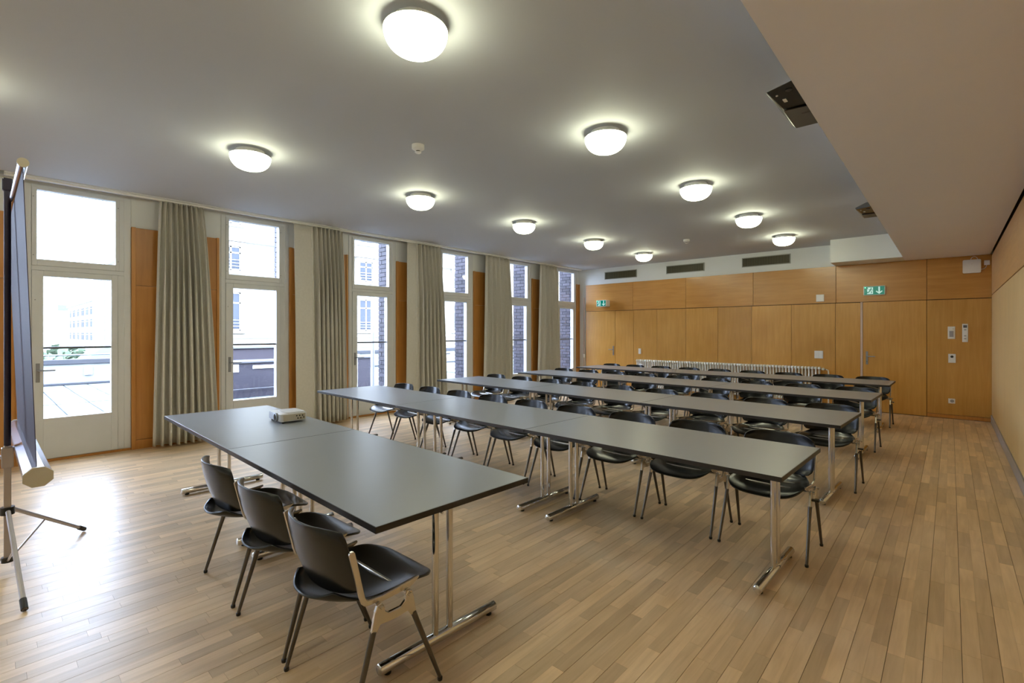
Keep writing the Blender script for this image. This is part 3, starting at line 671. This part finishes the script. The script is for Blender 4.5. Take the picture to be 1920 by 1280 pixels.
MB().tube([(0.03 + 0.042 * math.cos(R(a)), -0.015, 0.112 + 0.055 * math.sin(R(a))) for a in range(180, -1, -20)], 0.005, 8).build('cable_loop', PLW, t, smooth=50)
MB().tube([(0.113, -0.015, -0.06), (0.145, -0.015, -0.055), (0.172, -0.015, -0.03), (0.185, -0.015, 0.005)], 0.005, 8).build('lead', PLW, t, smooth=50)
MB().box(0.152, 0.222, -0.03, 0, 0.008, 0.088, 0.003).build('junction_socket', PLW, t)

# radiator
rd = thing('radiator', 'long low white column radiator under the end-wall panelling', 'radiator', (-6.01, YF - 0.036, 0))
zr0, zr1 = 0.12, 0.825
def column():
    mb = MB()
    for yy in (-0.045, -0.105):
        mb.tube([(0, yy, zr0 + 0.03), (0, yy, zr1 - 0.03)], 0.0135, 8)
    mb.box(-0.023, 0.023, -0.130, -0.020, zr1 - 0.055, zr1, 0.011).box(-0.023, 0.023, -0.130, -0.020, zr0, zr0 + 0.055, 0.011)
    return mb.mesh('column', RADW, 50)
cm = column(); nc = 68; pitch = 4.08 / nc
for k in range(nc): obj('column', cm, rd, (0.03 + k * pitch, 0, 0))
for xx in (0.3, 2.05, 3.8): MB().box(xx - 0.02, xx + 0.02, -0.09, -0.06, 0, zr0 + 0.01).build('support_foot', RADW, rd)
MB().tube([(4.06, -0.075, 0.775), (4.16, -0.075, 0.775)], 0.014, 10).build('valve_body', GREYM, rd, smooth=50)
MB().tube([(4.12, -0.075, 0.785), (4.12, -0.150, 0.785)], [0.026, 0.022], 14).build('valve_knob', PLW, rd, smooth=50)
MB().tube([(4.16, -0.075, 0.775), (4.20, -0.075, 0.76), (4.205, -0.075, 0.70), (4.205, -0.075, 0.0)], 0.013, 10).build('supply_pipe', RADW, rd, smooth=50)
# corner pipe
cp = thing('heating_pipe', 'pinkish vertical heating pipe in the corner by the windows', 'pipe', (-7.66, YF - 0.06, 0))
MB().tube([(0, 0, 0), (0, 0, 2.50)], 0.014, 12).build('riser', PIPE, cp, smooth=50)
MB().lathe([(0.016, -0.05), (0.034, -0.015), (0.034, 0.035), (0.020, 0.05)], (0, 0, 0.86), 14).build('valve', PLW, cp, smooth=40)

# ------------------------------------------------------------------ outside: terrace
te = MB().box(-19.2, XW - 0.12, -6, 40, -0.25, -0.035).build('terrace', MORTAR); tag(te, 'pale slab-paved roof terrace outside the windows', 'terrace', kind='structure')
pv = MB().box(-0.5, 0.5, -0.5, 0.5, -0.035, 0.0).mesh('slab', PAVER)
for i in range(11):
    for j in range(25):
        o = obj('slab', pv, te, (-8.52 - i * 1.0, -0.74 + j * 0.52, -0.004 * ((i * 7 + j * 3) % 3) - 0.002)); o.scale = (0.965, 0.490, 1)
MB().box(-19.0, XW - 0.12, 12.27, 40, -0.036, -0.004).build('far_paving', PAVER, te)
pw = thing('parapet', 'white terrace parapet with dark coping and thin rail', 'parapet', (-18.9, -6, 0))
MB().box(-0.25, 0, 0, 46, -0.05, 0.60).build('wall', STUCCO, pw); MB().box(-0.30, 0.05, 0, 46, 0.60, 0.735, 0.01).build('coping', COPE, pw)
MB().tube([(-0.12, 0, 0.86), (-0.12, 46, 0.86)], 0.022, 8).build('handrail', DARKM, pw, smooth=50)
for k in range(16): MB().tube([(-0.12, 1.5 + k * 2.9, 0.735), (-0.12, 1.5 + k * 2.9, 0.86)], 0.014, 8).build('rail_post', GREYM, pw, smooth=50)
MB().box(0, 0.05, 0, 46, 0.0, 0.06, 0.01).build('base_shadow_strip', COPE, pw)  # dark strip stands in for the shadow line at the wall's foot
wl_ = thing('outdoor_socket', 'small white socket box on the terrace parapet', 'socket box', (-18.898, 2.14, 0.40))
MB().box(0, 0.06, -0.09, 0.09, -0.13, 0.13, 0.01).build('housing', PLW, wl_); MB().box(0.06, 0.085, -0.06, 0.07, 0.0, 0.10, 0.008).build('lid', PLW, wl_); MB().box(0.06, 0.075, -0.06, 0.07, -0.11, -0.03, 0.006).build('cable_box', BASEG, wl_)
# dark stair enclosure on the terrace
se = thing('stair_enclosure', 'low dark clinker enclosure on the terrace beyond the second window', 'terrace wall', (-12.2, 3.6, 0))
MB().box(-1.6, 0, 0, 3.85, 0, 0.80).build('clinker_wall', PURPLE, se)
MB().box(-1.65, 0.03, -0.03, 3.88, 0.80, 0.84, 0.004).build('cap', DARKM, se)
MB().box(-1.50, -0.9, 0.05, 3.80, 0.84, 1.12).build('set_back_wall', PURPLE, se); MB().box(-1.55, -0.85, 0.0, 3.85, 1.12, 1.18, 0.004).build('upper_cap', STUCCO, se)
MB().tube([(0.05, 0.0, 0.20), (0.05, 1.75, 0.20)], 0.012, 8).build('lower_rail', DARKM, se, smooth=50)
MB().box(0.0, 0.012, 0.20, 0.42, 0.60, 0.78, 0.002).build('white_plate', PLW, se); MB().box(0.0, 0.02, 0.72, 1.25, 0.66, 0.74, 0.004).build('white_strip_light', PLW, se)
# metal balustrade seen through the third window
bl = thing('terrace_balustrade', 'thin upright metal bars outside the third window', 'balustrade', (-9.9, 5.55, 0))
for k in range(5): MB().tube([(-k * 0.06, k * 0.075, 0), (-k * 0.06, k * 0.075, 1.0)], 0.012, 8).build('bar', PLW, bl, smooth=50)
MB().tube([(0.03, -0.04, 1.0), (-0.30, 0.38, 1.0)], 0.018, 8).build('top_rail', PLW, bl, smooth=50)
po = thing('terrace_post', 'slim grey post on the terrace outside the third window', 'post', (-10.4, 6.41, 0))
MB().tube([(0, 0, 0.03), (0, 0, 2.45)], 0.045, 12).build('shaft', BASEG, po, smooth=50); MB().lathe([(0.12, 0), (0.12, 0.03)], (0, 0, 0), 16).build('foot_plate', BASEG, po, smooth=40)

# brick piers between the openings, outside
bh, bw = 0.083, 0.262
bmesh_ = MB().box(-0.5, 0.5, -0.5, 0.5, -0.5, 0.5).mesh('brick', BRICK)
for n in range(-2, 6):
    y0 = 1.335 + BAY * n; y1 = 2.34 + BAY * n
    if n == 5: y1 = YF + 0.4
    pr_ = thing('brick_pier', 'dark clinker brick pier outside, %s' % ('at the camera end of the terrace' if n == -2 else 'behind the projection screen' if n == -1 else 'right of the %s window from the screen' % ORD[n]), 'pier', (XW - 0.12, y0, -0.2), kind='structure')
    MB().box(-0.50, 0, 0.012, y1 - y0 - 0.012, 0, 4.2).build('mortar_core', MORTAR, pr_)
    for c in range(44):
        z = c * bh + bh / 2; xs = 0.0; first = bw / 2 if c % 2 else bw
        while xs < 0.508:
            ln = min(first if xs == 0 else bw, 0.51 - xs); first = bw
            if ln > 0.03:
                o = obj('brick', bmesh_, pr_, (-(xs + ln / 2), 0.05 + random.uniform(-0.003, 0.001), z)); o.scale = (ln - 0.010, 0.10, bh - 0.011)
            xs += ln

# ------------------------------------------------------------------ outside: street and houses
tag(MB().box(-400, -19.4, -200, 300, -6.3, -6.0).build('street_ground', STREET), 'pale street far below the terrace', 'street', kind='structure')
def bwindow(parent, c, wd, ht, axis, frame=CREAM2, surround=True, rail_=True):
    """a window on a facade facing +x (axis x) or -y (axis y); c = centre on the facade"""
    def bx(a0, a1, d0, d1, z0, z1):
        if axis == 'x': return (c[0] + d0, c[0] + d1, c[1] + a0, c[1] + a1, c[2] + z0, c[2] + z1)
        return (c[0] + a0, c[0] + a1, c[1] - d1, c[1] - d0, c[2] + z0, c[2] + z1)
    hw, hh = wd / 2, ht / 2
    f = MB()
    if surround: f.box(*bx(-hw - 0.22, -hw, 0, 0.10, -hh - 0.1, hh + 0.22)).box(*bx(hw, hw + 0.22, 0, 0.10, -hh - 0.1, hh + 0.22)).box(*bx(-hw - 0.3, hw + 0.3, 0, 0.14, hh + 0.02, hh + 0.30)).box(*bx(-hw - 0.3, hw + 0.3, 0, 0.18, -hh - 0.16, -hh))
    s_ = 0.07
    f.box(*bx(-hw, -hw + s_, 0, 0.05, -hh, hh)).box(*bx(hw - s_, hw, 0, 0.05, -hh, hh)).box(*bx(-0.05, 0.05, 0, 0.05, -hh, hh)).box(*bx(-hw, hw, 0, 0.05, hh * 0.42, hh * 0.42 + 0.10)).box(*bx(-hw, hw, 0, 0.05, hh - s_, hh)).box(*bx(-hw, hw, 0, 0.05, -hh, -hh + s_))
    o = f.build('window', frame, parent)
    MB().box(*bx(-hw, hw, 0.005, 0.02, -hh, hh)).build('pane', DGLASS, o)
    if rail_:
        r_ = MB()
        for zz in (0.08, 0.28, 0.48, 0.68): r_.box(*bx(-hw, hw, 0.12, 0.15, -hh + zz, -hh + zz + 0.03))
        r_.build('window_guard', GREYM, o)
    return o
ob = thing('apartment_house', 'cream stuccoed apartment house across the street', 'building', (-34, 9.0, -6))
MB().box(-14, 0, 0, 48, 0, 24).build('wall', CREAM, ob)
for zz, d in ((7.15, 0.25), (13.35, 0.30), (6.1, 0.15), (19.3, 0.3)): MB().box(-0.1, d, -0.2, 48.2, zz, zz + 0.22).build('cornice', CREAM2, ob)
for k in range(6):
    yy = 1.72 + 4.25 * k * 1.0 if k < 1 else 1.72 + 9.62 * 0.5 * k
    for zz, hh in ((8.85, 2.45), (12.25, 1.55), (15.6, 2.3), (20.8, 2.0), (4.2, 2.2)): bwindow(ob, (0, yy, zz), 1.15, hh, 'x')
sb = thing('street_house', 'long white town house row receding down the street', 'building', (-205, 18.5, -6))
MB().box(0, 52, 0, 14, 0, 15.2).build('wall', OFFW, sb); MB().box(-0.2, 52.2, -0.4, 14, 15.2, 15.6).build('eaves', CREAM2, sb)
for k, xx in enumerate((5.5, 14, 23, 32, 40, 48)):
    for zz in (9.9, 13.0, 6.5): bwindow(sb, (xx, 0, zz), 5.2 if k % 2 else 4.0, 2.1, 'y', surround=False, rail_=False)
tb_ = thing('corner_house', 'tall white corner house with narrow windows down the street', 'building', (-152, 18.0, -6))
MB().box(0, 34, 0, 14, 0, 21.5).build('wall', OFFW, tb_); MB().box(-0.3, 34.2, -0.5, 14, 21.5, 22.0).build('eaves', CREAM2, tb_)
for xx in (3.2, 6.0, 8.8, 12.5, 17, 20, 23, 27, 31):
    for zz in (7.0, 10.6, 14.3, 18.2): bwindow(tb_, (xx, 0, zz), 1.5, 2.5, 'y', surround=False, rail_=False)
fh = thing('distant_house', 'small distant house with a blue roof sign', 'building', (-262, 18.0, -6))
MB().box(0, 36, 0, 14, 0, 15.0).build('wall', CREAM, fh); MB().box(4, 26, 0.5, 4, 15.0, 17.4).build('roof_sign', BLUE, fh)
for xx in (5, 14, 24, 32):
    for zz in (6, 9.4, 12.6): bwindow(fh, (xx, 0, zz), 2.2, 2.2, 'y', surround=False, rail_=False)
# street trees and a green kiosk
tr = random.Random(5)
def tree(x, y, h, label):
    t = thing('street_tree', label, 'tree', (x, y, -6), group='street trees')
    MB().tube([(0, 0, 0), (0.1, 0, h * 0.6)], [0.3, 0.15], 8).build('trunk', DARKM, t, smooth=50)
    mb = MB()
    for q in range(220):
        a, e, rr_ = tr.uniform(0, 6.28), tr.uniform(-0.9, 1.2), tr.uniform(0.5, 1.0) * h * 0.34
        c = Vector((math.cos(a) * math.cos(e) * rr_, math.sin(a) * math.cos(e) * rr_, h * 0.72 + math.sin(e) * rr_ * 0.8)); s = tr.uniform(0.25, 0.55)
        d1 = Vector((tr.uniform(-1, 1), tr.uniform(-1, 1), tr.uniform(-1, 1))).normalized() * s; d2 = d1.orthogonal().normalized() * s
        mb._add([c - d1, c - d2, c + d1, c + d2, c + d1.cross(d2) * 0.4], [(0, 1, 4), (1, 2, 4), (2, 3, 4), (3, 0, 4), (3, 2, 1, 0)])
    mb.build('foliage', LEAF, t, fix=False)['kind'] = 'stuff'
tree(-63, 5.6, 6.3, 'bushy dark street tree beyond the parapet, left of its neighbour'); tree(-55, 8.2, 6.4, 'bushy dark street tree beyond the parapet, right of its neighbour')
kt = thing('market_tent', 'green canvas kiosk tent in the street', 'tent', (-48, 6.9, -6))
MB().prism([(-2.2, 5.2), (-1.0, 6.35), (0.4, 6.5), (2.0, 5.2)], -2, 2, 'yz').build('canopy', TENT, kt); MB().box(-2, 2, -2.0, 1.8, 0, 5.2).build('walls', TENT, kt)
